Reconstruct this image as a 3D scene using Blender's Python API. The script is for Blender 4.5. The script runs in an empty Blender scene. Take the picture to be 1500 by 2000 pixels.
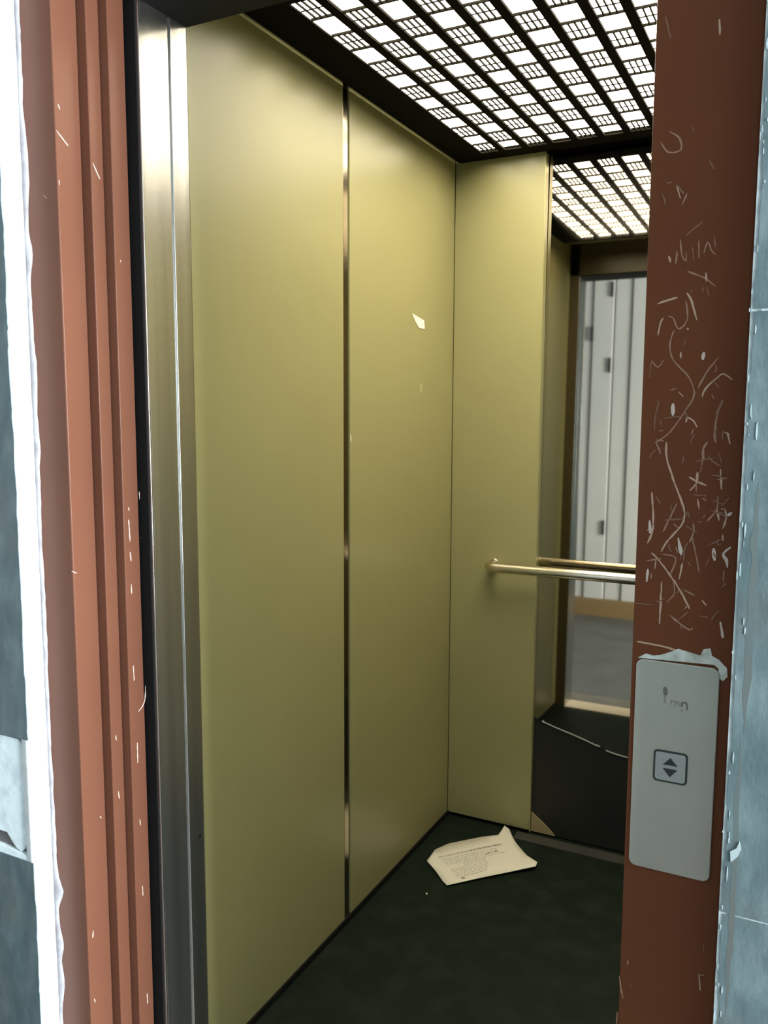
import bpy, bmesh, math, random
from mathutils import Vector, Matrix
random.seed(7)
S = bpy.context.scene
COL = S.collection

# ------------------------------------------------------------------ camera, world, light, exposure
SCRATCHES = [
    ('f', [(-0.167, 1.766), (-0.1609, 1.7433)]),
    ('b', [(-0.1138, 1.753), (-0.1125, 1.738)]),
    ('m', [(-0.1584, 1.6495), (-0.1477, 1.6415), (-0.1459, 1.6297), (-0.1588, 1.6288), (-0.1671, 1.6403)]),
    ('f', [(-0.1174, 1.6157), (-0.112, 1.6061)]),
    ('b', [(-0.1483, 1.5936), (-0.1445, 1.5801)]),
    ('m', [(-0.1376, 1.5845), (-0.1422, 1.5733)]),
    ('f', [(-0.1354, 1.6514), (-0.1339, 1.646)]),
    ('f', [(-0.1209, 1.5542), (-0.137, 1.5413)]),
    ('m', [(-0.1427, 1.5378), (-0.14, 1.5204), (-0.1359, 1.5147), (-0.1363, 1.524)]),
    ('b', [(-0.1538, 1.5215), (-0.1515, 1.5146)]),
    ('m', [(-0.1462, 1.5129), (-0.1455, 1.5261)]),
    ('f', [(-0.13, 1.5288), (-0.1281, 1.5142)]),
    ('m', [(-0.1239, 1.5349), (-0.1231, 1.5164)]),
    ('m', [(-0.1182, 1.5213), (-0.1149, 1.5328), (-0.1114, 1.5246), (-0.1067, 1.519)]),
    ('f', [(-0.1089, 1.5387), (-0.1071, 1.5269)]),
    ('m', [(-0.1341, 1.504), (-0.1171, 1.4962), (-0.1052, 1.4869)]),
    ('b', [(-0.1154, 1.5014), (-0.1143, 1.4921)]),
    ('f', [(-0.1167, 1.4869), (-0.1183, 1.4817)]),
    ('f', [(-0.1141, 1.4868), (-0.1111, 1.4773)]),
    ('b', [(-0.1637, 1.4716), (-0.1525, 1.4751), (-0.1428, 1.4772)]),
    ('b', [(-0.1338, 1.4813), (-0.129, 1.4744), (-0.1222, 1.4527)]),
    ('m', [(-0.1341, 1.4733), (-0.1319, 1.4531), (-0.1394, 1.444), (-0.1435, 1.4482), (-0.1465, 1.4558), (-0.1519, 1.4581)]),
    ('b', [(-0.1564, 1.4563), (-0.1596, 1.4517), (-0.1617, 1.4381)]),
    ('b', [(-0.1322, 1.4444), (-0.1302, 1.443)]),
    ('m', [(-0.1453, 1.4429), (-0.1487, 1.4294), (-0.1468, 1.4157), (-0.1391, 1.4046), (-0.1294, 1.3949), (-0.1237, 1.3839), (-0.1219, 1.3716), (-0.1341, 1.3496), (-0.1454, 1.3329), (-0.1598, 1.3214)]),
    ('b', [(-0.137, 1.4195), (-0.1368, 1.4127)]),
    ('f', [(-0.133, 1.4329), (-0.1346, 1.4249)]),
    ('t', [(-0.1136, 1.4188), (-0.1145, 1.4108)]),
    ('m', [(-0.0987, 1.4131), (-0.1101, 1.3972), (-0.1178, 1.3811)]),
    ('b', [(-0.1134, 1.3715), (-0.1106, 1.3797), (-0.1032, 1.3877), (-0.0934, 1.3956), (-0.0843, 1.3887)]),
    ('f', [(-0.1032, 1.3877), (-0.0966, 1.3809)]),
    ('m', [(-0.1039, 1.3742), (-0.1011, 1.3688)]),
    ('f', [(-0.1675, 1.4121), (-0.1688, 1.3928)]),
    ('m', [(-0.1667, 1.4107), (-0.1604, 1.4037), (-0.1546, 1.4118)]),
    ('m', [(-0.1473, 1.3786), (-0.1407, 1.3806)]),
    ('b', [(-0.1379, 1.3772), (-0.1324, 1.3716)]),
    ('t', [(-0.1427, 1.3648), (-0.1428, 1.351)]),
    ('b', [(-0.1286, 1.3441), (-0.1275, 1.3496), (-0.1208, 1.3456), (-0.1172, 1.3387)]),
    ('m', [(-0.1204, 1.3373), (-0.1227, 1.3304)]),
    ('m', [(-0.0922, 1.3687), (-0.0977, 1.3498), (-0.0994, 1.3307), (-0.0971, 1.3226)]),
    ('b', [(-0.0893, 1.3336), (-0.086, 1.3323), (-0.083, 1.3215)]),
    ('f', [(-0.1576, 1.3676), (-0.1615, 1.3467), (-0.1611, 1.3355)]),
    ('f', [(-0.1554, 1.3467), (-0.1544, 1.3397)]),
    ('m', [(-0.1592, 1.3228), (-0.1539, 1.3089)]),
    ('m', [(-0.1483, 1.3202), (-0.1468, 1.302)]),
    ('m', [(-0.1055, 1.3238), (-0.1097, 1.3168), (-0.1084, 1.3031)]),
    ('m', [(-0.1593, 1.3248), (-0.1507, 1.3237)]),
    ('b', [(-0.1482, 1.3225), (-0.1469, 1.3048), (-0.1393, 1.2823), (-0.1271, 1.2511), (-0.1265, 1.2371), (-0.1321, 1.2266), (-0.1437, 1.2116), (-0.1488, 1.2008)]),
    ('f', [(-0.1553, 1.3173), (-0.1538, 1.3097)]),
    ('m', [(-0.1055, 1.3233), (-0.1098, 1.3157), (-0.1102, 1.2983)]),
    ('f', [(-0.1295, 1.3078), (-0.1304, 1.299)]),
    ('b', [(-0.1232, 1.2854), (-0.1153, 1.2807), (-0.1045, 1.2767)]),
    ('b', [(-0.1145, 1.2907), (-0.1152, 1.2782), (-0.1214, 1.2704)]),
    ('m', [(-0.1152, 1.2782), (-0.1148, 1.2694)]),
    ('b', [(-0.0914, 1.2952), (-0.0895, 1.273)]),
    ('m', [(-0.0943, 1.2834), (-0.0835, 1.2856)]),
    ('b', [(-0.1613, 1.2666), (-0.1585, 1.2274), (-0.1641, 1.2088)]),
    ('t', [(-0.1626, 1.2349), (-0.1614, 1.2207)]),
    ('b', [(-0.1653, 1.2244), (-0.1603, 1.2234)]),
    ('f', [(-0.1568, 1.2624), (-0.1515, 1.2536)]),
    ('m', [(-0.1346, 1.2558), (-0.14, 1.2414), (-0.1479, 1.2229)]),
    ('m', [(-0.1423, 1.2375), (-0.1456, 1.2282)]),
    ('b', [(-0.1133, 1.2619), (-0.111, 1.2507)]),
    ('m', [(-0.1086, 1.2628), (-0.1038, 1.2599)]),
    ('m', [(-0.093, 1.266), (-0.0929, 1.2517), (-0.1028, 1.2373)]),
    ('b', [(-0.0928, 1.2505), (-0.09, 1.2394)]),
    ('b', [(-0.0848, 1.2521), (-0.0832, 1.2423), (-0.0861, 1.2308)]),
    ('m', [(-0.0848, 1.2521), (-0.0894, 1.2519)]),
    ('t', [(-0.0822, 1.2448), (-0.0778, 1.2488)]),
    ('m', [(-0.1372, 1.2326), (-0.1322, 1.2291)]),
    ('m', [(-0.1169, 1.2352), (-0.1153, 1.2264), (-0.1195, 1.2134)]),
    ('m', [(-0.1174, 1.2212), (-0.1117, 1.1986), (-0.1079, 1.181)]),
    ('f', [(-0.1234, 1.2475), (-0.1208, 1.2438)]),
    ('t', [(-0.1317, 1.2176), (-0.1288, 1.2062), (-0.1273, 1.1986)]),
    ('m', [(-0.1337, 1.2072), (-0.1311, 1.2009)]),
    ('f', [(-0.124, 1.2066), (-0.1246, 1.1911)]),
    ('t', [(-0.0944, 1.2089), (-0.0926, 1.1951)]),
    ('t', [(-0.0771, 1.2114), (-0.0848, 1.2033), (-0.0811, 1.1973), (-0.0795, 1.1886)]),
    ('b', [(-0.0858, 1.2246), (-0.0855, 1.2171)]),
    ('m', [(-0.0908, 1.218), (-0.0906, 1.2142)]),
    ('m', [(-0.0829, 1.1858), (-0.0828, 1.1732)]),
    ('f', [(-0.1017, 1.188), (-0.0981, 1.1985)]),
    ('b', [(-0.1593, 1.1987), (-0.1503, 1.1903), (-0.136, 1.172), (-0.1268, 1.1586), (-0.119, 1.1451), (-0.1163, 1.1389)]),
    ('m', [(-0.1481, 1.1983), (-0.1333, 1.1956), (-0.1352, 1.1838), (-0.1386, 1.1757)]),
    ('m', [(-0.1639, 1.1892), (-0.1479, 1.1931)]),
    ('b', [(-0.154, 1.1913), (-0.1549, 1.1808)]),
    ('t', [(-0.1623, 1.1801), (-0.163, 1.1655)]),
    ('m', [(-0.1584, 1.1752), (-0.1588, 1.1686)]),
    ('b', [(-0.1257, 1.1898), (-0.1286, 1.1714)]),
    ('b', [(-0.1468, 1.1671), (-0.1474, 1.1183)]),
    ('m', [(-0.1345, 1.1669), (-0.1328, 1.1554), (-0.141, 1.1441)]),
    ('m', [(-0.1233, 1.1602), (-0.1116, 1.155)]),
    ('m', [(-0.1223, 1.1382), (-0.1165, 1.1441)]),
    ('b', [(-0.1036, 1.1506), (-0.0986, 1.1447)]),
    ('m', [(-0.1367, 1.1301), (-0.1278, 1.1232), (-0.1153, 1.1156), (-0.1118, 1.1186)]),
    ('b', [(-0.1328, 1.1266), (-0.1278, 1.1232)]),
    ('t', [(-0.0837, 1.1284), (-0.0805, 1.1108)]),
    ('f', [(-0.1741, 1.1392), (-0.1564, 1.1398)]),
    ('b', [(-0.1712, 1.0953), (-0.1439, 1.0935), (-0.1264, 1.0905)]),
    ('b', [(-0.0874, 0.7148), (-0.0853, 0.6952)]),
    ('m', [(-0.0861, 0.7126), (-0.0826, 0.715)]),
    ('m', [(-0.167, 0.707), (-0.1673, 0.6999)]),
    ('m', [(-0.1764, 0.6829), (-0.1731, 0.6642), (-0.1709, 0.6551)]),
    ('f', [(-0.1773, 0.6358), (-0.1774, 0.62)]),
    ('f', [(-0.0844, 0.7534), (-0.0834, 0.7443)]),
    ('f', [(-0.1646, 0.677), (-0.1619, 0.6722)]),
]
CAM = dict(f=1648.530, yaw=0.47365, pitch=0.11668, roll=0.00333, h=1.35309, d=0.96785)
TORN = [(-0.1694, 1.0768), (-0.1606, 1.0828), (-0.1532, 1.0814), (-0.1449, 1.0831), (-0.1329, 1.0889), (-0.126, 1.0928), (-0.115, 1.0907), (-0.1026, 1.0883), (-0.0997, 1.0957), (-0.0924, 1.0978), (-0.0904, 1.0894), (-0.0834, 1.0863), (-0.0747, 1.0778), (-0.0737, 1.0687), (-0.0782, 1.0628), (-0.0836, 1.0667), (-0.083, 1.076), (-0.0879, 1.0799)]
JAMB_MARKS = [(-1.061, [(0.0017, 1.7796), (0.0237, 1.7631)]), (-1.061, [(0.0067, 1.8199), (0.0103, 1.8127)]), (-1.061, [(0.0028, 1.7069), (0.0034, 1.6995)]), (-1.044, [(0.0564, 1.744), (0.0704, 1.7225)]), (-1.061, [(0.0367, 0.6644), (0.0399, 0.6592)]), (-1.061, [(-0.003, 1.0975), (0.0073, 1.0923)]), (-1.061, [(0.0122, 0.4681), (0.0104, 0.4559)]), (-1.061, [(0.0086, 0.3451), (0.0105, 0.3362)]), (-1.044, [(0.0627, 0.8027), (0.0635, 0.7933)]), (-1.044, [(0.0641, 0.7018), (0.0659, 0.6871)]), (-1.028, [(0.0937, 1.1946), (0.0946, 1.1876)]), (-1.028, [(0.0928, 1.173), (0.0947, 1.1352)]), (-1.028, [(0.0939, 1.1177), (0.0956, 1.1016)]), (-1.028, [(0.0939, 1.063), (0.0944, 1.0451)]), (-1.028, [(0.1202, 1.2185), (0.1208, 1.2052)]), (-1.028, [(0.1209, 1.1477), (0.1226, 1.1297)]), (-1.028, [(0.0926, 0.9198), (0.0938, 0.8921)]), (-1.028, [(0.0965, 0.7808), (0.0961, 0.7437)]), (-1.028, [(0.0967, 0.6397), (0.0975, 0.628)]), (-1.028, [(0.1223, 0.8839), (0.117, 0.8484), (0.1013, 0.8348)]), (-1.028, [(0.0978, 0.5144), (0.0982, 0.4948)]), (-1.028, [(0.1007, 0.3056), (0.1012, 0.2852)]), (-1.028, [(0.0931, 1.5991), (0.0941, 1.5961)])]
FACE_MARKS = [[(-1.1397, 1.1723), (-1.1355, 1.164), (-1.1459, 1.1505), (-1.1403, 1.1449)], [(-1.134, 0.3316), (-1.1417, 0.3075)], [(-1.0924, 1.687), (-1.0849, 1.6815)]]

def make_camera():
    yaw, pitch, roll = CAM['yaw'], CAM['pitch'], CAM['roll']
    fwd = Vector((-math.sin(yaw) * math.cos(pitch), math.cos(yaw) * math.cos(pitch), -math.sin(pitch)))
    right = Vector((math.cos(yaw), math.sin(yaw), 0))
    up = right.cross(fwd)
    r = right * math.cos(roll) + up * math.sin(roll)
    u = -right * math.sin(roll) + up * math.cos(roll)
    cam = bpy.data.cameras.new('camera')
    cam.sensor_fit = 'HORIZONTAL'; cam.sensor_width = 36.0
    cam.lens = 36.0 * CAM['f'] / 1500.0
    cam.clip_start = 0.01
    o = bpy.data.objects.new('camera', cam)
    m = Matrix((r, u, -fwd)).transposed().to_4x4()
    m.translation = Vector((0, -CAM['d'], CAM['h']))
    o.matrix_world = m
    COL.objects.link(o); S.camera = o
make_camera()

W = bpy.data.worlds.new('world'); S.world = W; W.use_nodes = True
W.node_tree.nodes['Background'].inputs[0].default_value = (0.75, 0.88, 1.0, 1)
W.node_tree.nodes['Background'].inputs[1].default_value = 1.0

def area(name, loc, target, sx, sy, power, color):
    l = bpy.data.lights.new(name, 'AREA'); l.shape = 'RECTANGLE'; l.size = sx; l.size_y = sy
    l.energy = power; l.color = color
    o = bpy.data.objects.new(name, l); o.location = loc
    o.rotation_euler = (Vector(target) - Vector(loc)).to_track_quat('-Z', 'Y').to_euler()
    COL.objects.link(o); return o
DAY = area('window_daylight', (2.66, -0.56, 1.40), (0.0, -0.56, 1.36), 1.02, 1.50, 500, (0.86, 0.95, 1.0))
DIFFUSER = 18.5            # brightness of the backlit opal sheet above the ceiling grille
S.view_settings.view_transform = 'Standard'; S.view_settings.look = 'None'
S.view_settings.exposure = 0.0; S.view_settings.gamma = 1.0; S.view_settings.use_curve_mapping = False

# ------------------------------------------------------------------ materials
def mat(name, color, rough=0.5, metal=0.0, spec=0.5, coat=0.0, noise=None, bump=None, emit=None):
    """noise=(scale, color2, lo, hi, stretch xyz); bump=(scale, strength, stretch xyz)"""
    m = bpy.data.materials.new(name); m.use_nodes = True
    nt = m.node_tree; b = nt.nodes['Principled BSDF']
    b.inputs['Base Color'].default_value = (*color, 1)
    b.inputs['Roughness'].default_value = rough; b.inputs['Metallic'].default_value = metal
    b.inputs['Specular IOR Level'].default_value = spec
    b.inputs['Coat Weight'].default_value = coat
    tc = None
    def coords(st):
        nonlocal tc
        if tc is None: tc = nt.nodes.new('ShaderNodeNewGeometry')
        mp = nt.nodes.new('ShaderNodeMapping'); mp.inputs['Scale'].default_value = st
        nt.links.new(tc.outputs['Position'], mp.inputs[0]); return mp.outputs[0]
    if noise:
        sc, c2, lo, hi, st = noise
        n = nt.nodes.new('ShaderNodeTexNoise'); n.inputs['Scale'].default_value = sc; n.inputs['Detail'].default_value = 6
        nt.links.new(coords(st), n.inputs['Vector'])
        rmp = nt.nodes.new('ShaderNodeValToRGB')
        rmp.color_ramp.elements[0].position = lo; rmp.color_ramp.elements[0].color = (*color, 1)
        rmp.color_ramp.elements[1].position = hi; rmp.color_ramp.elements[1].color = (*c2, 1)
        nt.links.new(n.outputs['Fac'], rmp.inputs[0]); nt.links.new(rmp.outputs[0], b.inputs['Base Color'])
    if bump:
        sc, stg, st = bump
        n = nt.nodes.new('ShaderNodeTexNoise'); n.inputs['Scale'].default_value = sc; n.inputs['Detail'].default_value = 4
        nt.links.new(coords(st), n.inputs['Vector'])
        bp = nt.nodes.new('ShaderNodeBump'); bp.inputs['Strength'].default_value = stg; bp.inputs['Distance'].default_value = 0.002
        nt.links.new(n.outputs['Fac'], bp.inputs['Height']); nt.links.new(bp.outputs[0], b.inputs['Normal'])
    if emit:
        b.inputs['Emission Color'].default_value = (*emit[0], 1); b.inputs['Emission Strength'].default_value = emit[1]
    return m

O1 = (1, 1, 1)
M_olive = mat('olive_laminate', (0.300, 0.282, 0.130), 0.34, bump=(90, 0.06, O1), noise=(3, (0.282, 0.266, 0.122), .3, .7, O1))
M_oliveedge = mat('olive_panel_edge', (0.42, 0.40, 0.20), 0.3, metal=0.3)
M_brown = mat('brown_gloss_paint', (0.152, 0.060, 0.036), 0.30, spec=.15, bump=(60, 0.05, O1), noise=(6, (0.140, 0.055, 0.033), .35, .7, O1))
M_post = mat('red_brown_worn_paint', (0.150, 0.048, 0.020), 0.34, spec=.08, bump=(60, 0.05, O1), noise=(6, (0.132, 0.043, 0.021), .35, .7, O1))
M_steel = mat('brushed_steel', (0.60, 0.59, 0.57), 0.25, metal=.97, bump=(40, 0.08, (1, 1, 0.02)), noise=(30, (0.40, 0.39, 0.37), .3, .7, (1, 1, 0.02)))
M_joint = mat('polished_joint_metal', (0.42, 0.36, 0.27), 0.16, metal=1.0)
M_rail = mat('satin_rail_metal', (0.74, 0.68, 0.56), 0.20, metal=1.0)
M_plate = mat('satin_steel_plate', (0.52, 0.49, 0.43), 0.42, metal=0.7, noise=(9, (0.42, 0.395, 0.33), .3, .75, (1, 1, .6)))
M_btn = mat('button_cap_metal', (0.42, 0.42, 0.40), 0.38, metal=0.6)
M_black = mat('black_plastic', (0.007, 0.006, 0.004), 0.85, spec=.05)
M_blackshade = mat('black_parts_and_shade', (0.005, 0.005, 0.005), 0.7, spec=.2)  # black parts, plus shade painted as flat black strips and sheets
M_ink = mat('dark_marking', (0.02, 0.022, 0.018), 0.6)
M_smear = mat('worn_print', (0.13, 0.12, 0.085), 0.7)
M_smear2 = mat('worn_print_faint', (0.24, 0.22, 0.165), 0.7)
M_mirror = mat('bronze_mirror', (0.44, 0.40, 0.32), 0.03, metal=1.0)
M_glassedge = mat('broken_glass_edge', (0.45, 0.48, 0.44), 0.2, spec=1.0)
M_backing = mat('dark_backing_board', (0.011, 0.011, 0.007), 0.5, noise=(8, (0.007, 0.007, 0.005), .3, .7, O1))
M_beige = mat('beige_board', (0.30, 0.24, 0.12), 0.6)
M_floor = mat('dark_green_vinyl', (0.0055, 0.0105, 0.006), 0.6, spec=.12, bump=(45, 0.25, O1), noise=(14, (0.012, 0.019, 0.012), .45, .75, O1))
M_alu = mat('dull_aluminium', (0.30, 0.29, 0.26), 0.5, metal=0.5, noise=(12, (0.2, 0.19, 0.17), .35, .7, O1))
M_dirtalu = mat('dirty_kick_strip', (0.055, 0.053, 0.045), 0.5, metal=0.2, noise=(9, (0.035, 0.035, 0.03), .35, .7, O1))
M_sill = mat('worn_sill_metal', (0.85, 0.76, 0.60), 0.5, metal=0.0)
M_paper = mat('off_white_paper', (0.66, 0.63, 0.52), 0.8)
M_print = mat('faint_grey_print', (0.42, 0.40, 0.34), 0.8)
M_print2 = mat('grey_print', (0.28, 0.25, 0.22), 0.8)
M_sticker = mat('cream_paper', (0.86, 0.83, 0.68), 0.7)
M_torn = mat('torn_white_paper', (0.66, 0.66, 0.60), 0.85, noise=(60, (0.36, 0.35, 0.30), .4, .7, O1))
M_white = mat('white_mortar', (0.88, 0.89, 0.90), 0.7, noise=(40, (0.72, 0.76, 0.78), .5, .8, O1), bump=(120, 0.5, O1))
M_caulk = mat('grey_smeared_mortar', (0.40, 0.39, 0.41), 0.7, noise=(25, (0.24, 0.22, 0.23), .35, .7, O1), bump=(80, 0.5, O1))
M_patch = mat('pale_plaster', (0.82, 0.90, 0.92), 0.75, noise=(30, (0.55, 0.63, 0.66), .45, .8, O1), bump=(60, 0.4, O1))
M_speck = mat('pale_mortar_speck', (0.34, 0.40, 0.41), 0.8)
M_dark = mat('dark_crevice_mortar', (0.16, 0.15, 0.145), 0.85)
M_joints = mat('pale_mortar_line', (0.42, 0.47, 0.47), 0.8, noise=(50, (0.26, 0.30, 0.31), .4, .7, O1))
M_roof = mat('roof_olive_paint', (0.30, 0.29, 0.13), 0.5)
M_grey = mat('landing_grey_floor', (0.12, 0.128, 0.13), 0.45, noise=(5, (0.08, 0.085, 0.085), .35, .7, O1))
M_board = mat('pale_grey_boards', (0.80, 0.80, 0.82), 0.5, noise=(4, (0.74, 0.75, 0.77), .3, .7, O1))
M_base = mat('tan_skirting', (0.30, 0.20, 0.09), 0.6)
M_plaster = mat('landing_plaster', (0.42, 0.43, 0.43), 0.8)
M_scr = {'f': mat('faint_scratch', (0.21, 0.09, 0.052), 0.6), 'm': mat('scratched_primer', (0.32, 0.165, 0.105), 0.6),
         'b': mat('bare_scratch', (0.47, 0.29, 0.20), 0.6), 't': mat('deep_scratch', (0.58, 0.46, 0.39), 0.6)}
M_opal = mat('lit_opal_sheet', (0.8, 0.8, 0.75), 0.5, emit=((1.0, 0.90, 0.70), DIFFUSER))
M_frost = mat('frosted_pane', (0.8, 0.9, 0.95), 0.3)

def stone(name):
    m = bpy.data.materials.new(name); m.use_nodes = True
    nt = m.node_tree; b = nt.nodes['Principled BSDF']; b.inputs['Roughness'].default_value = 0.42
    g = nt.nodes.new('ShaderNodeNewGeometry')
    mp = nt.nodes.new('ShaderNodeMapping'); mp.inputs['Scale'].default_value = (1, 1, 0.45)
    nt.links.new(g.outputs['Position'], mp.inputs[0])
    n = nt.nodes.new('ShaderNodeTexNoise'); n.inputs['Scale'].default_value = 28; n.inputs['Detail'].default_value = 8; n.inputs['Roughness'].default_value = .62
    nt.links.new(mp.outputs[0], n.inputs['Vector'])
    r = nt.nodes.new('ShaderNodeValToRGB'); e = r.color_ramp.elements
    e[0].position = .28; e[0].color = (0.058, 0.089, 0.094, 1); e[1].position = .72; e[1].color = (0.145, 0.190, 0.198, 1)
    e2 = e.new(.5); e2.color = (0.092, 0.130, 0.137, 1)
    nt.links.new(n.outputs['Fac'], r.inputs[0])
    n2 = nt.nodes.new('ShaderNodeTexNoise'); n2.inputs['Scale'].default_value = 7; n2.inputs['Detail'].default_value = 5
    nt.links.new(g.outputs['Position'], n2.inputs['Vector'])
    r2 = nt.nodes.new('ShaderNodeValToRGB'); r2.color_ramp.elements[0].position = .56; r2.color_ramp.elements[1].position = .72
    r2.color_ramp.elements[1].color = (.45, .45, .45, 1)
    nt.links.new(n2.outputs['Fac'], r2.inputs[0])
    mx = nt.nodes.new('ShaderNodeMixRGB'); mx.inputs[2].default_value = (0.14, 0.12, 0.10, 1)
    nt.links.new(r2.outputs[0], mx.inputs[0]); nt.links.new(r.outputs[0], mx.inputs[1]); nt.links.new(mx.outputs[0], b.inputs['Base Color'])
    bp = nt.nodes.new('ShaderNodeBump'); bp.inputs['Strength'].default_value = .35; bp.inputs['Distance'].default_value = .003
    nt.links.new(n.outputs['Fac'], bp.inputs['Height']); nt.links.new(bp.outputs[0], b.inputs['Normal'])
    return m
M_stone = stone('teal_grey_marble')

# ------------------------------------------------------------------ mesh helpers
def box(bm, x0, x1, y0, y1, z0, z1, mi=0):
    vs = [bm.verts.new((x, y, z)) for x in (x0, x1) for y in (y0, y1) for z in (z0, z1)]
    for f in ((0, 1, 3, 2), (4, 6, 7, 5), (0, 4, 5, 1), (2, 3, 7, 6), (0, 2, 6, 4), (1, 5, 7, 3)):
        bm.faces.new([vs[i] for i in f]).material_index = mi
def slab_xz(bm, pts, y0, y1, mi=0):      # polygon in x,z given a thickness in y
    a = [bm.verts.new((x, y0, z)) for x, z in pts]; b = [bm.verts.new((x, y1, z)) for x, z in pts]
    fs = [bm.faces.new(a), bm.faces.new(b[::-1])]
    n = len(pts)
    for i in range(n): fs.append(bm.faces.new((a[i], b[i], b[(i + 1) % n], a[(i + 1) % n])))
    for f in fs: f.material_index = mi
def slab_yz(bm, pts, x0, x1, mi=0):
    a = [bm.verts.new((x0, y, z)) for y, z in pts]; b = [bm.verts.new((x1, y, z)) for y, z in pts]
    fs = [bm.faces.new(a), bm.faces.new(b[::-1])]
    n = len(pts)
    for i in range(n): fs.append(bm.faces.new((a[i], b[i], b[(i + 1) % n], a[(i + 1) % n])))
    for f in fs: f.material_index = mi
def round_rect(x0, x1, z0, z1, r, n=6):
    p = []
    for cx, cz, a0 in ((x1 - r, z1 - r, 0), (x0 + r, z1 - r, 90), (x0 + r, z0 + r, 180), (x1 - r, z0 + r, 270)):
        for k in range(n + 1):
            a = math.radians(a0 + 90 * k / n); p.append((cx + r * math.cos(a), cz + r * math.sin(a)))
    return p
def tube(bm, pts, r, seg=20, cap=True):
    pts = [Vector(p) for p in pts]; rings = []
    for i, p in enumerate(pts):
        t = (pts[min(i + 1, len(pts) - 1)] - pts[max(i - 1, 0)]).normalized()
        a = t.cross(Vector((0, 0, 1))).normalized(); b = a.cross(t)
        rings.append([bm.verts.new(p + r * (math.cos(2 * math.pi * k / seg) * a + math.sin(2 * math.pi * k / seg) * b)) for k in range(seg)])
    for u, v in zip(rings, rings[1:]):
        for k in range(seg): bm.faces.new((u[k], u[(k + 1) % seg], v[(k + 1) % seg], v[k])).smooth = True
    if cap: bm.faces.new(rings[0][::-1]); bm.faces.new(rings[-1])
def obj(name, bm, mats, parent=None, bevel=0, seg=2, **props):
    bmesh.ops.recalc_face_normals(bm, faces=bm.faces)
    me = bpy.data.meshes.new(name); bm.to_mesh(me); bm.free()
    for m in (mats if isinstance(mats, (list, tuple)) else [mats]): me.materials.append(m)
    o = bpy.data.objects.new(name, me); COL.objects.link(o)
    if parent: o.parent = parent
    if bevel:
        md = o.modifiers.new('bevel', 'BEVEL'); md.width = bevel; md.segments = seg; md.limit_method = 'ANGLE'; md.angle_limit = 0.6
        for p in me.polygons: p.use_smooth = True
        md.harden_normals = True
    for k, v in props.items(): o[k] = v
    return o
def empty(name, loc=(0, 0, 0), **props):
    o = bpy.data.objects.new(name, None); COL.objects.link(o); o.empty_display_size = .05
    for k, v in props.items(): o[k] = v
    return o
def B(*boxes):
    bm = bmesh.new()
    for b in boxes: box(bm, *b)
    return bm

XL, YB, H = -1.0495, 1.559, 2.12      # car left wall, car back wall, grille underside
XR = 0.05                              # car right wall
# ------------------------------------------------------------------ setting: the lift car
obj('floor', B((XL - .02, XR + .02, .245, YB + .03, -.03, 0)), M_floor, kind='structure')
wl = empty('wall_left', kind='structure')
obj('wall_core', B((XL - .03, XL - .012, .2, YB + .03, -.03, 2.34)), M_black, wl)
obj('panel', B((XL - .012, XL, .2, .8595, .012, 2.34)), M_olive, wl, .002)
obj('panel', B((XL - .012, XL, .8905, YB, .012, 2.34)), M_olive, wl, .002)
obj('joint_strip', B((XL - .011, XL - .003, .8635, .8865, .012, 2.34)), M_joint, wl, .001)
bm = bmesh.new(); slab_yz(bm, [(.8925, 1.292), (.8945, 1.300), (.896, 1.294), (.896, 1.283), (.8935, 1.279)], XL, XL + .0006)
obj('chip', bm, M_sticker, wl, label='pale chip beside the joint strip')
bm = bmesh.new(); slab_yz(bm, [(1.303, 1.436), (1.322, 1.441), (1.326, 1.415), (1.31, 1.412)], XL, XL + .0003)
obj('scuff', bm, mat('scuffed_laminate', (0.40, 0.385, 0.20), 0.5), wl)
obj('baseboard_recess_left', B((XL - .012, XL + .005, .25, YB, 0, .016)), M_blackshade, kind='structure')  # black strip painted in for the shade of the recess under the panels
wb = empty('wall_back', kind='structure')
obj('wall_core', B((XL - .03, XR + .03, YB + .05, YB + .07, -.03, 2.34)), M_black, wb)
obj('panel', B((XL + .0005, -.7630, YB, YB + .012, .012, 2.30)), M_olive, wb, .0015)
obj('panel', B((-.2365, XR, YB, YB + .012, .012, 2.30)), M_olive, wb, .0015)
obj('edge_trim', B((-.7630, -.7612, YB - .001, YB + .03, .005, 2.118)), M_oliveedge, wb)
obj('wall_right', B((XR, XR + .03, .2, YB + .05, -.03, 2.34)), M_olive, kind='structure')
obj('ceiling', B((XL - .03, XR + .03, .13, YB + .07, 2.34, 2.37)), M_roof, kind='structure')
obj('trim_1', B((-.80, XR, 1.503, 1.552, 0, .004)), M_dirtalu, kind='structure', label='dull metal strip along the foot of the back wall')

# car entrance (steel)
d2 = empty('door_2', kind='structure')
bm = B((-1.20, -1.005, .1286, .1937, -.02, 2.2), (-1.20, -1.0045, .1991, .2415, -.02, 2.2), (-1.20, -1.0075, .193, .2, -.02, 2.2))
jl = obj('jamb', bm, M_steel, d2, .0016, 3, label='brushed steel left jamb')
bm = bmesh.new()
c = Vector((-1.0043, .229, .552)); ring = [bm.verts.new(c + Vector((0, .0042 * math.cos(a), .0042 * math.sin(a)))) for a in [2 * math.pi * k / 14 for k in range(14)]]
bm.faces.new(ring); r2 = bmesh.ops.extrude_face_region(bm, geom=bm.faces[:]); bmesh.ops.translate(bm, vec=(-.0006, 0, 0), verts=[v for v in r2['geom'] if isinstance(v, bmesh.types.BMVert)])
obj('screw_hole', bm, M_blackshade, jl)
obj('gap_shade', B((-1.20, -1.0085, .1205, .1285, -.02, 2.2)), M_blackshade, d2)  # black strip painted in for the dark gap before the steel jamb
obj('edge_lip', B((-1.20, -1.0035, .1232, .1284, -.02, 2.02)), M_steel, d2, .001)
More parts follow.
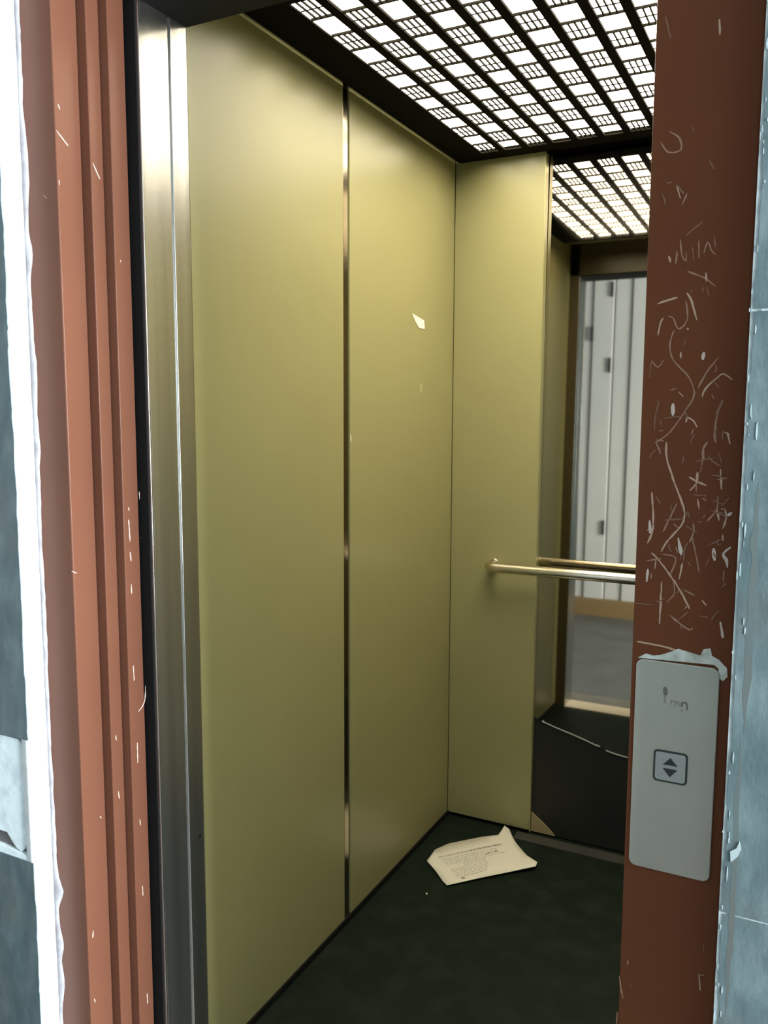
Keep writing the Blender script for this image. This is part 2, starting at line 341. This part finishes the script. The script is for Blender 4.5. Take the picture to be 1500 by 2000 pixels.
obj('jamb', B((-.185, XR + .03, .1286, .2415, -.02, 2.2)), M_steel, d2, .0016, 3)
obj('header', B((-1.20, XR + .03, .1286, .2415, 2.013, 2.34)), M_steel, d2, .0016, 3)
obj('header_soffit', B((-1.20, XR + .03, .118, .128, 2.006, 2.34), (-1.20, XR + .03, .128, .2425, 2.009, 2.0135)), M_blackshade, d2)  # dark reflection of the steel underside painted as a flat black sheet
M_ret = mat('steel_return_in_shade', (0.075, 0.062, 0.030), 0.3, spec=.5)  # shade and dark reflections on the steel return, put into the colour
obj('return_shade', B((XL, -1.0065, .2425, .2445, 0, 2.34), (-.183, XR, .2425, .2445, 0, 2.34), (XL, XR, .2425, .2445, 2.0135, 2.34)), M_ret, d2)
obj('upper_panel', B((XL, XR, .26, .428, 2.150, 2.155)), M_roof, d2)
obj('sill', B((-1.20, XR + .03, .128, .243, -.03, .001)), M_sill, d2, .001)
obj('shaft_wall', B((-1.70, -1.20, .125, .16, -.05, 2.4), (-.185, .30, .121, .128, -.05, 2.4)), M_blackshade, d2)

# landing entrance (brown)
d1 = empty('door_1', kind='structure')
lj = obj('jamb', B((-1.135, -1.061, 0, .0507, -.02, 2.03)), M_brown, d1, .0028, 3, label='left jamb of the landing door')
pf = obj('leaf', B((-1.60, -1.044, .0525, .0795, -.01, 2.03)), M_brown, d1, .0022, 3, label='edge of the first sliding leaf')
ps = obj('leaf', B((-1.60, -1.028, .0815, .1175, -.01, 2.03)), M_brown, d1, .0022, 3, label='edge of the second sliding leaf')
rj = obj('jamb', B((-.1765, -.0695, 0, .119, -.02, 2.03)), M_post, d1, .0035, 3, label='scratched right jamb carrying the call plate')
obj('header', B((-1.135, -.0695, 0.0005, .117, 2.03, 2.10)), M_brown, d1, .0028, 3)
obj('landing_sill', B((-1.135, -.0695, -.0, .118, -.03, -.001)), M_alu, d1)

def strokes(name, groups, plane, w, parent, mats):
    bm = bmesh.new(); rng = random.Random(3)
    for gi, (kind, pts, off) in enumerate(groups):
        off += (-1 if plane == 'xz' else 1) * gi * 3e-6
        mi = list(M_scr).index(kind); hw = w[kind] / 2
        # thin raised ribbons, a little uneven in width
        P = []
        E = [pts[0]] + list(pts) + [pts[-1]]
        for i in range(1, len(E) - 2):
            p0, p1, p2, p3 = [Vector(q) for q in E[i - 1:i + 3]]
            n = max(2, int((p2 - p1).length / .004))
            for k in range(n):
                s = k / n
                q = .5 * (2 * p1 + (p2 - p0) * s + (2 * p0 - 5 * p1 + 4 * p2 - p3) * s * s + (3 * p1 - p0 - 3 * p2 + p3) * s ** 3)
                P.append((q.x, q.y))
        P.append(pts[-1])
        P = [(a + rng.uniform(-.0002, .0002), b + rng.uniform(-.0002, .0002)) for a, b in P]
        L = []; R = []
        for i, p in enumerate(P):
            q0 = P[max(i - 1, 0)]; q1 = P[min(i + 1, len(P) - 1)]
            t = Vector((q1[0] - q0[0], q1[1] - q0[1])); t.normalize(); n = Vector((-t.y, t.x))
            h = hw * rng.uniform(.55, 1.25)
            if i in (0, len(P) - 1): h *= .5
            L.append((p[0] + n.x * h, p[1] + n.y * h)); R.append((p[0] - n.x * h, p[1] - n.y * h))
        V = []
        for (a, b) in L + R:
            V.append(bm.verts.new((a, off, b) if plane == 'xz' else (off, a, b)))
        m = len(P)
        for i in range(m - 1): bm.faces.new((V[i], V[i + 1], V[m + i + 1], V[m + i])).material_index = mi
    ext = bmesh.ops.extrude_face_region(bm, geom=bm.faces[:])
    d = Vector((0, .0006, 0)) if plane == 'xz' else Vector((-.0006, 0, 0))
    bmesh.ops.translate(bm, vec=d, verts=[v for v in ext['geom'] if isinstance(v, bmesh.types.BMVert)])
    return obj(name, bm, list(M_scr.values()), parent)
WID = {'f': .0017, 'm': .0017, 'b': .0021, 't': .0034}
rs = random.Random(21)
for k in range(44):
    z = rs.gauss(1.235, .07) if k < 36 else rs.uniform(1.1, 1.6); x = rs.uniform(-.168, -.080)
    if not 1.10 < z < 1.62: continue
    a = rs.uniform(0, math.pi); l = rs.uniform(.004, .022)
    x2 = min(-.078, max(-.17, x + l * math.cos(a))); SCRATCHES.append(('f', [(x, z), ((x + x2) / 2 + rs.uniform(-.002, .002), z + l * math.sin(a) / 2), (x2, z + l * math.sin(a))]))
strokes('scratches', [(k, p, -.0003) for k, p in SCRATCHES], 'xz', WID, rj, None)['kind'] = 'stuff'
W2 = {'f': .001, 'm': .0012, 'b': .0012, 't': .002}
for X, par in ((-1.061, lj), (-1.044, pf), (-1.028, ps)):
    strokes('paint_chips', [('t', p, X + .0003) for x, p in JAMB_MARKS if x == X], 'yz', W2, par, None)['kind'] = 'stuff'
strokes('scratches', [('b', p, -.0003) for p in FACE_MARKS], 'xz', W2, lj, None)['kind'] = 'stuff'

# ------------------------------------------------------------------ setting: landing side
wf = empty('wall_front', kind='structure')
def jag(x, z0, z1, amp, step, seed):
    r = random.Random(seed); z = z0; out = []
    v = 0
    while z < z1:
        v = v * .6 + r.uniform(-amp, amp) * .7
        out.append((x + v * .8, z)); z += step * r.uniform(.5, 1.4)
    out.append((x, z1)); return out
# left stone slabs: bottom, chipped middle, top
def left_slab(z0, z1, seed):
    e = jag(-1.1385, z0, z1, .0022, .012, seed)
    bm = bmesh.new(); slab_xz(bm, [(-2.6, z0)] + e + [(-2.6, z1)], -.040, -.012)
    return obj('stone_slab', bm, M_stone, wf, label='teal grey stone slab left of the door')
left_slab(-.03, .596, 1); left_slab(.812, 2.6, 2)
bm = bmesh.new()
e = [(-2.2, .612), (-1.232, .634), (-1.205, .634), (-1.195, .622), (-1.184, .612), (-1.172, .607), (-1.163, .614), (-1.160, .621), (-1.149, .623),
     (-1.146, .636), (-1.1435, .66), (-1.143, .70), (-1.1445, .74), (-1.147, .77), (-1.153, .789), (-1.160, .801), (-1.166, .808), (-2.2, .810)]
slab_xz(bm, e, -.036, -.010); obj('plaster_patch', bm, M_patch, wf, .001, label='pale bare patch where a slab has chipped away')
obj('mortar_bed', B((-2.6, -1.1375, -.030, -.008, -.03, 2.6)), M_dark, wf)
bm = bmesh.new(); slab_xz(bm, [(-2.6, .596), (-1.150, .596), (-1.143, .601), (-1.1445, .604), (-1.22, .609), (-2.6, .625)], -.038, -.012)
obj('mortar_joint', bm, M_patch, wf)
# white mortar reveal between stone and jamb, and the grey smear on the jamb
def strip_yz(bm, x, ya, yb, z0, z1, amp, step, seed):
    r = random.Random(seed); z = z0; rows = []
    while z <= z1 + step:
        f = r.uniform(-amp, amp)
        rows.append([bm.verts.new((x + r.uniform(-.0006, .0006), ya, z)), bm.verts.new((x + .0012 + r.uniform(-.0006, .0006), (ya + yb) / 2 + f, z)), bm.verts.new((x + r.uniform(-.0006, .0006), yb + f * .5, z)), bm.verts.new((x - .02, yb, z)), bm.verts.new((x - .02, ya, z))])
        z += step
    for u, v in zip(rows, rows[1:]):
        for k in range(5):
            f = bm.faces.new((u[k], u[(k + 1) % 5], v[(k + 1) % 5], v[k])); f.smooth = True
    bm.faces.new(rows[0]); bm.faces.new(rows[-1][::-1])
bm = bmesh.new(); strip_yz(bm, -1.1345, -.0385, -.001, -.02, 2.6, .001, .02, 5); obj('white_mortar_edge', bm, M_white, wf)
bm = bmesh.new()
rr = random.Random(11); z = -.02; rows = []; wv = .012; blobs = [(.53, .02, .013), (.43, .02, .006), (1.72, .05, .007), (1.60, .02, .006), (1.42, .03, .005), (1.3, .03, .004), (.36, .03, .006)]
while z < 2.05:
    wv = .75 * wv + .25 * rr.uniform(.003, .012)
    w = wv + sum(a * math.exp(-((z - c0) / s) ** 2) for c0, s, a in blobs)
    rows.append([bm.verts.new((-1.1365, -.0002, z)), bm.verts.new((-1.1355, -.0042, z)), bm.verts.new((-1.1345 + w * .5, -.0028, z)), bm.verts.new((-1.135 + w, -.0002, z))])
    z += .012
for u, v in zip(rows, rows[1:]):
    for k in range(4): bm.faces.new((u[k], u[(k + 1) % 4], v[(k + 1) % 4], v[k])).smooth = True
bm.faces.new(rows[0]); bm.faces.new(rows[-1][::-1])
obj('mortar_smear', bm, M_caulk, wf)
# right stone slabs with two level joints
obj('mortar_bed', B((-.0672, 2.62, -.0392, .0, -.03, 2.6)), M_joints, wf)
for i, (z0, z1) in enumerate(((-.03, .8175), (.8195, 1.4545), (1.4570, 2.6))):
    e = jag(-.0640 if i else -.0625, z0, z1, .0016, .010, 20 + i)
    bm = bmesh.new(); slab_xz(bm, [(2.62, z0), (2.62, z1)] + e[::-1], -.040, -.020)
    obj('stone_slab', bm, M_stone, wf, label='teal grey stone slab right of the door')
bm = bmesh.new(); r = random.Random(4)
for k in range(46):
    z = r.uniform(.65, 1.75); x = -.0665 + r.uniform(-.002, .006) + (.012 * r.random() if r.random() < .15 else 0); s = r.uniform(.0003, .0010); h = s * r.uniform(2, 14)
    n = r.randint(5, 7); slab_xz(bm, [(x + s * math.cos(2 * math.pi * j / n) * r.uniform(.6, 1), z + h * math.sin(2 * math.pi * j / n) * r.uniform(.6, 1)) for j in range(n)], -.0405, -.034)
obj('mortar_specks', bm, M_speck, wf, kind='stuff')
M_brownsmear = mat('brown_mortar_smear', (0.100, 0.108, 0.100), 0.5, noise=(30, (0.092, 0.118, 0.122), .40, .65, (1, 1, .2)))
def ribbon(name, xc, z0, z1, w, m, seed, y=-.04006):
    r_ = random.Random(seed); n = int((z1 - z0) / .015); L = []; R_ = []
    for k in range(n + 1):
        z = z0 + (z1 - z0) * k / n; f = min(1, 5 * k / n, 5 * (n - k) / n) + .05; cx = xc + r_.uniform(-.0008, .0008)
        L.append((cx - w * f * r_.uniform(.3, .6), z)); R_.append((cx + w * f * r_.uniform(.3, .6), z))
    bm = bmesh.new(); slab_xz(bm, L + R_[::-1], y, y + .003); obj(name, bm, m, wf)
ribbon('mortar_smear', -.0515, 1.02, 1.285, .007, M_brownsmear, 3)
ribbon('mortar_smear', -.0545, .70, 1.015, .006, M_brownsmear, 4)

for pts in ([(-.050, .868), (-.0435, .876), (-.041, .884), (-.0425, .893), (-.045, .885), (-.051, .880)],):
    bm = bmesh.new(); slab_xz(bm, [(x - .008, z + .01) for x, z in pts], -.041, -.038); obj('chip', bm, M_speck, wf)
obj('lintel', B((-1.1375, -.067, -.036, .12, 2.10, 2.6)), M_stone, wf)
obj('floor', B((-2.6, 2.62, -1.95, .0, -.05, -.001)), M_grey, kind='structure')
obj('ceiling', B((-2.6, 2.62, -1.95, -.04, 2.6, 2.63)), M_plaster, kind='structure')
obj('wall_left', B((-2.63, -2.6, -1.95, .0, -.05, 2.63)), M_plaster, kind='structure')
wr = empty('wall_right', kind='structure')
obj('wall_face', B((2.62, 2.70, -1.95, -1.08, -.05, 2.63), (2.62, 2.70, -.04, 0, -.05, 2.63), (2.62, 2.70, -1.08, -.04, -.05, .64), (2.62, 2.70, -1.08, -.04, 2.16, 2.63)), M_plaster, wr)
wbk = empty('wall_back', kind='structure')
obj('wall_face', B((-2.6, 2.62, -2.0, -1.945, -.05, 2.63)), M_stone, wbk)  # unseen stretch, dark stone invented to darken reflections on the jambs
bm = bmesh.new(); k = 0; x = -1.98
while x < -1.05:
    w = (.150, .118)[k % 2]
    box(bm, x, x + w - .012, -1.945, -1.885 - (.010 if k % 2 else 0), .125, 2.6); x += w; k += 1
obj('board_cladding', bm, M_board, wbk, .004)
obj('board_backing', B((-1.98, -1.00, -1.945, -1.93, .125, 2.6)), M_blackshade, wbk)
bm = bmesh.new()
for xx, zz in ((-1.59, 2.30), (-1.59, 1.78), (-1.45, 2.0), (-1.32, 2.30), (-1.32, 1.78), (-1.59, .60), (-1.32, .64)):
    box(bm, xx - .008, xx + .008, -1.885, -1.874, zz - .05, zz + .05)
obj('clip', bm, M_blackshade, wbk)
obj('baseboard_back', B((-2.6, 2.62, -1.945, -1.87, 0, .125)), M_base, kind='structure')

# ------------------------------------------------------------------ ceiling light
cl = empty('ceiling_light', label='black checkered ceiling grille with glowing white cells lighting the lift', category='ceiling light')
gx0, gy0, px, py, nx, ny, bw = -.9375, .4615, .0725, .0796, 12, 13, .0205
gx1, gy1 = gx0 + nx * px - bw, gy0 + ny * py - .004
bm = B((-1.0345, gx0, .43, 1.556, H, H + .004), (gx1, .0345, .43, 1.556, H, H + .004), (gx0, gx1, .43, gy0, H, H + .004), (gx0, gx1, gy1, 1.556, H, H + .004))
obj('border_frame', bm, M_black, cl, .001)
bm = bmesh.new()
for i in range(nx - 1): box(bm, gx0 + (i + 1) * px - bw, gx0 + (i + 1) * px, gy0, gy1, H + .0005, H + .006)
for i in range(nx):
    xa = gx0 + i * px; xb = xa + px - bw
    for j in range(ny):
        ya = gy0 + j * py; yb = ya + py - .004
        if j < ny - 1: box(bm, xa, xb, yb, yb + .004, H + .001, H + .006)
        if (i + j) % 2 == 0:
            for s in range(1, 4):
                xc = xa + (xb - xa) * s / 4
                box(bm, xc - .0013, xc + .0013, ya, yb, H + .001, H + .005)
            box(bm, xa, xb, (ya + yb) / 2 - .0009, (ya + yb) / 2 + .0009, H + .0015, H + .0035)
obj('grille', bm, M_black, cl)
obj('opal_sheet', B((gx0 - .012, gx1 + .012, gy0 - .01, gy1 + .01, H + .014, H + .016)), M_opal, cl, label='glowing white sheet above the grille')
obj('leak_blocker', B((gx0 - .04, gx0 - .03, .432, 1.55, H + .012, H + .07), (gx1 + .03, gx1 + .04, .432, 1.55, H + .012, H + .07), (gx0 - .03, gx1 + .03, .432, .440, H + .004, H + .07), (gx0 - .03, gx1 + .03, 1.544, 1.55, H + .004, H + .07), (gx0 - .04, gx1 + .04, .432, 1.55, H + .07, H + .075)), M_black, cl)  # unseen black box added to stop light leaking around the opal sheet
for hx in (-.98, -.02):
    for hy in (.51, 1.41): obj('hanger', B((hx - .007, hx + .007, hy - .01, hy + .01, H + .004, 2.34)), M_alu, cl)

# ------------------------------------------------------------------ mirror (leans back a touch, its lower glass broken away)
mx0, mx1 = -.7608, -.2385
mir = empty('mirror', label='tall bronze tinted wall mirror with its lower part broken away', category='mirror')
CR = [(mx0, .389), (-.7305, .3783), (-.690, .3665), (-.640, .3545), (-.600, .3440), (-.566, .3335), (-.548, .3300), (-.530, .3210), (-.505, .3160), (-.4622, .3110), (-.40, .33), (-.33, .31), (mx1, .345)]
bm = bmesh.new()
slab_xz(bm, [(mx0, 2.119)] + CR + [(mx1, 2.119)], 0, .004)
glass = obj('mirror_glass', bm, M_mirror, mir)
bm = bmesh.new()
for i, ((a, b), (c, d)) in enumerate(zip(CR[1:], CR[2:])):
    if i == 5: continue
    t = .0017 if i < 10 else .001
    slab_xz(bm, [(a, b - .0025), (c, d - .0025), (c, d + t), (a, b + t)], -.0004, .0)
slab_xz(bm, [(-.7345, .3795), (-.7300, .3835), (-.7265, .3785), (-.7300, .3735)], -.0008, 0)
obj('broken_edge', bm, M_glassedge, mir, label='pale jagged edge of the glass')
obj('backing_board', B((mx0, mx1, .0045, .010, .004, 2.119)), M_backing, mir)
bm = bmesh.new(); slab_xz(bm, [(mx0 + .001, .0065), (-.6815, .0065), (-.690, .016), (-.722, .043), (mx0 + .001, .070)], 0, .004)
obj('corner_fragment', bm, M_beige, mir, label='beige triangular fragment left in the lower corner')
TILT, TURN = .013, -.001
mir.matrix_world = Matrix.Translation((mx0, YB + .006 + .004, 0)) @ Matrix.Rotation(-TURN, 4, 'Z') @ Matrix.Rotation(-TILT, 4, 'X') @ Matrix.Translation((-mx0, 0, 0))

# ------------------------------------------------------------------ handrail
hr = empty('handrail', label='round satin metal handrail across the mirror and back panel', category='handrail')
pts = []
zr, yr = .8790, YB - .068
pts.append((-.900, YB, zr - .004)); pts.append((-.900, YB - .038, zr - .004))
for k in range(1, 9):
    a = math.pi / 2 * k / 8; pts.append((-.900 + .030 * (1 - math.cos(a)), YB - .038 - .030 * math.sin(a), zr - .004 + .002 * k / 8))
pts += [(-.5, yr, zr), (-.13, yr, zr)]
for k in range(1, 9):
    a = math.pi / 2 * k / 8; pts.append((-.13 + .030 * math.sin(a), yr + .030 * (1 - math.cos(a)), zr))
pts.append((-.100, YB, zr))
bm = bmesh.new(); tube(bm, pts, .0155, 28); obj('rail', bm, M_rail, hr)
for xx in (-.900, -.100):
    bm = bmesh.new(); tube(bm, [(xx, YB - .004, zr - .004), (xx, YB, zr - .004)], .0185, 28); obj('flange', bm, M_rail, hr, .001)

# ------------------------------------------------------------------ call plate
cp = empty('call_button_plate', label='brushed metal call plate with up and down arrows on the scratched brown jamb', category='lift call button')
px0, px1, pz0, pz1 = -.1705, -.0815, .8285, 1.0765
bm = bmesh.new(); slab_xz(bm, round_rect(px0, px1, pz0, pz1, .0085), -.0035, 0)
obj('plate', bm, M_plate, cp, .0012, 3)
bc = (-.1285, .9555)
def ring_xz(bm, x0, x1, z0, z1, r, t, y0, y1):
    o_ = round_rect(x0, x1, z0, z1, r); i_ = round_rect(x0 + t, x1 - t, z0 + t, z1 - t, r - t)
    n = len(o_)
    A = [bm.verts.new((x, y0, z)) for x, z in o_]; Bv = [bm.verts.new((x, y0, z)) for x, z in i_]
    C_ = [bm.verts.new((x, y1, z)) for x, z in o_]; D_ = [bm.verts.new((x, y1, z)) for x, z in i_]
    for k in range(n):
        j = (k + 1) % n
        bm.faces.new((A[k], A[j], Bv[j], Bv[k])); bm.faces.new((C_[k], D_[k], D_[j], C_[j]))
        bm.faces.new((A[k], C_[k], C_[j], A[j])); bm.faces.new((Bv[k], Bv[j], D_[j], D_[k]))
bm = bmesh.new(); slab_xz(bm, round_rect(bc[0] - .0165, bc[0] + .0165, bc[1] - .0165, bc[1] + .0165, .0035), -.0050, -.003)
bt = obj('button', bm, M_btn, cp, .0006)
bm = bmesh.new(); ring_xz(bm, bc[0] - .0185, bc[0] + .0185, bc[1] - .0185, bc[1] + .0185, .0045, .0019, -.0044, -.0030); obj('button_bezel', bm, M_ink, cp)
bm = bmesh.new()
slab_xz(bm, [(bc[0] - .0078, bc[1] + .0026), (bc[0] + .0078, bc[1] + .0026), (bc[0], bc[1] + .0112)], -.0056, -.0046)
obj('up_arrow', bm, M_ink, bt)
bm = bmesh.new(); slab_xz(bm, [(bc[0] - .0078, bc[1] - .0018), (bc[0], bc[1] - .0112), (bc[0] + .0078, bc[1] - .0018)], -.0056, -.0046)
obj('down_arrow', bm, M_ink, bt)
bm = bmesh.new()
slab_xz(bm, [(-.1400, 1.0455), (-.1388, 1.0480), (-.1368, 1.0478), (-.1350, 1.0450), (-.1352, 1.0395), (-.1370, 1.0375), (-.1392, 1.0392)], -.0039, -.003, 0)
slab_xz(bm, [(-.1388, 1.0370), (-.1366, 1.0372), (-.1366, 1.0290), (-.1384, 1.0285)], -.0039, -.003, 1)
def stroke(pts, w, mi):
    for (a, b), (c, d) in zip(pts, pts[1:]):
        t = Vector((c - a, d - b)).normalized(); n = Vector((-t.y, t.x)) * w / 2
        slab_xz(bm, [(a + n.x, b + n.y), (a - n.x, b - n.y), (c - n.x, d - n.y), (c + n.x, d + n.y)], -.0039, -.003, mi)
stroke([(-.1308, 1.0285), (-.1306, 1.0335), (-.1270, 1.0325)], .0012, 1)
stroke([(-.1266, 1.0270), (-.1264, 1.0330), (-.1236, 1.0328), (-.1236, 1.0290)], .0012, 1)
stroke([(-.1212, 1.0275), (-.1212, 1.0325)], .0012, 1)
stroke([(-.1190, 1.0280), (-.1188, 1.0330), (-.1142, 1.0330), (-.1132, 1.0250)], .0016, 0)
stroke([(-.1190, 1.0250), (-.1186, 1.0215)], .0012, 2)
obj('worn_print', bm, [M_smear, M_smear2, M_smear2], cp, label='dark rubbed away print near the top of the plate')
# torn paper above the plate
bm = bmesh.new(); slab_xz(bm, TORN, -.0014, -.0002)
tp = obj('torn_paper', bm, M_torn, label='torn white paper scrap along the top edge of the call plate', category='paper scrap')

# ------------------------------------------------------------------ paper on the floor, sticker, crumb
pp = [(-.985, 1.246), (-.990, 1.318), (-.968, 1.369), (-.885, 1.462), (-.846, 1.497), (-.8415, 1.5445), (-.822, 1.535), (-.775, 1.47), (-.722, 1.410), (-.681, 1.3795), (-.678, 1.353), (-.735, 1.301), (-.805, 1.228), (-.878, 1.149), (-.898, 1.164), (-.940, 1.207)]
def pz(x, y):
    return .003 + .0025 * math.sin(9 * x + 2) * math.sin(11 * y) + (.012 * max(0, (y - 1.50) / .045) ** 1.2 if y > 1.5 else 0) + (.006 * max(0, (x + .74) / .06) if x > -.74 else 0) + .0025
bm = bmesh.new()
top = [bm.verts.new((x, y, pz(x, y))) for x, y in pp]; f = bm.faces.new(top)
bmesh.ops.triangulate(bm, faces=[f])
bmesh.ops.subdivide_edges(bm, edges=bm.edges[:], cuts=3, use_grid_fill=True)
for v in bm.verts: v.co.z = pz(v.co.x, v.co.y)
for f in bm.faces: f.smooth = True
bmesh.ops.solidify(bm, geom=bm.faces[:], thickness=.0006)
sh = obj('paper_sheet', bm, M_paper, label='crumpled white printed sheet lying on the dark lift floor', category='paper')
bm = bmesh.new(); rg = random.Random(9)
# lines of faint print run along the sheet's long side
A0 = Vector((-.990, 1.292)); ux = (Vector((-.835, 1.490)) - Vector((-.985, 1.318))).normalized(); uy = Vector((ux.y, -ux.x))
def dash(s, t, l, w, mi):
    c = [A0 + ux * s + uy * t, A0 + ux * (s + l) + uy * t, A0 + ux * (s + l) + uy * (t + w), A0 + ux * s + uy * (t + w)]
    f = bm.faces.new([bm.verts.new((p.x, p.y, pz(p.x, p.y) + .0009)) for p in c]); f.material_index = mi
s = .01
while s < .225:
    l = rg.uniform(.005, .012); dash(s, .026, l, .010, 1 if s > .11 else 0); s += l + rg.uniform(.0015, .004)
for row in range(11):
    t = .046 + row * .0105; s = .012 + (.05 if row in (4, 5) else 0); e = .20 if row < 4 else .16 - .01 * row * .5
    while s < e:
        l = rg.uniform(.004, .014); dash(s, t, l, .0045, 0); s += l + rg.uniform(.002, .005)
dash(.020, .158, .012, .010, 1); dash(.036, .152, .05, .004, 0)
for dx, dt in ((.16, .062), (.185, .060), (.150, .066)): dash(dx, dt, .010, .007, 1)
obj('print', bm, [M_print, M_print2], sh, label='faint grey lines of print')
bm = bmesh.new(); slab_yz(bm, [(1.247, 1.6360), (1.262, 1.6335), (1.330, 1.6235), (1.333, 1.6180), (1.336, 1.5985), (1.296, 1.5990), (1.290, 1.602), (1.268, 1.617)], XL + .0001, XL + .0012)
obj('sticker_scrap', bm, M_sticker, label='small torn cream sticker on the olive side wall', category='sticker')
bm = bmesh.new(); bmesh.ops.create_icosphere(bm, subdivisions=1, radius=.0038)
for v in bm.verts: v.co = Vector((v.co.x * rg.uniform(.7, 1.1), v.co.y * rg.uniform(.7, 1.2), v.co.z * .7 + .0024)) + Vector((-.9147, 1.0884, 0))
obj('paper_crumb', bm, M_sticker, label='tiny pale crumb on the floor in front of the printed sheet', category='crumb')
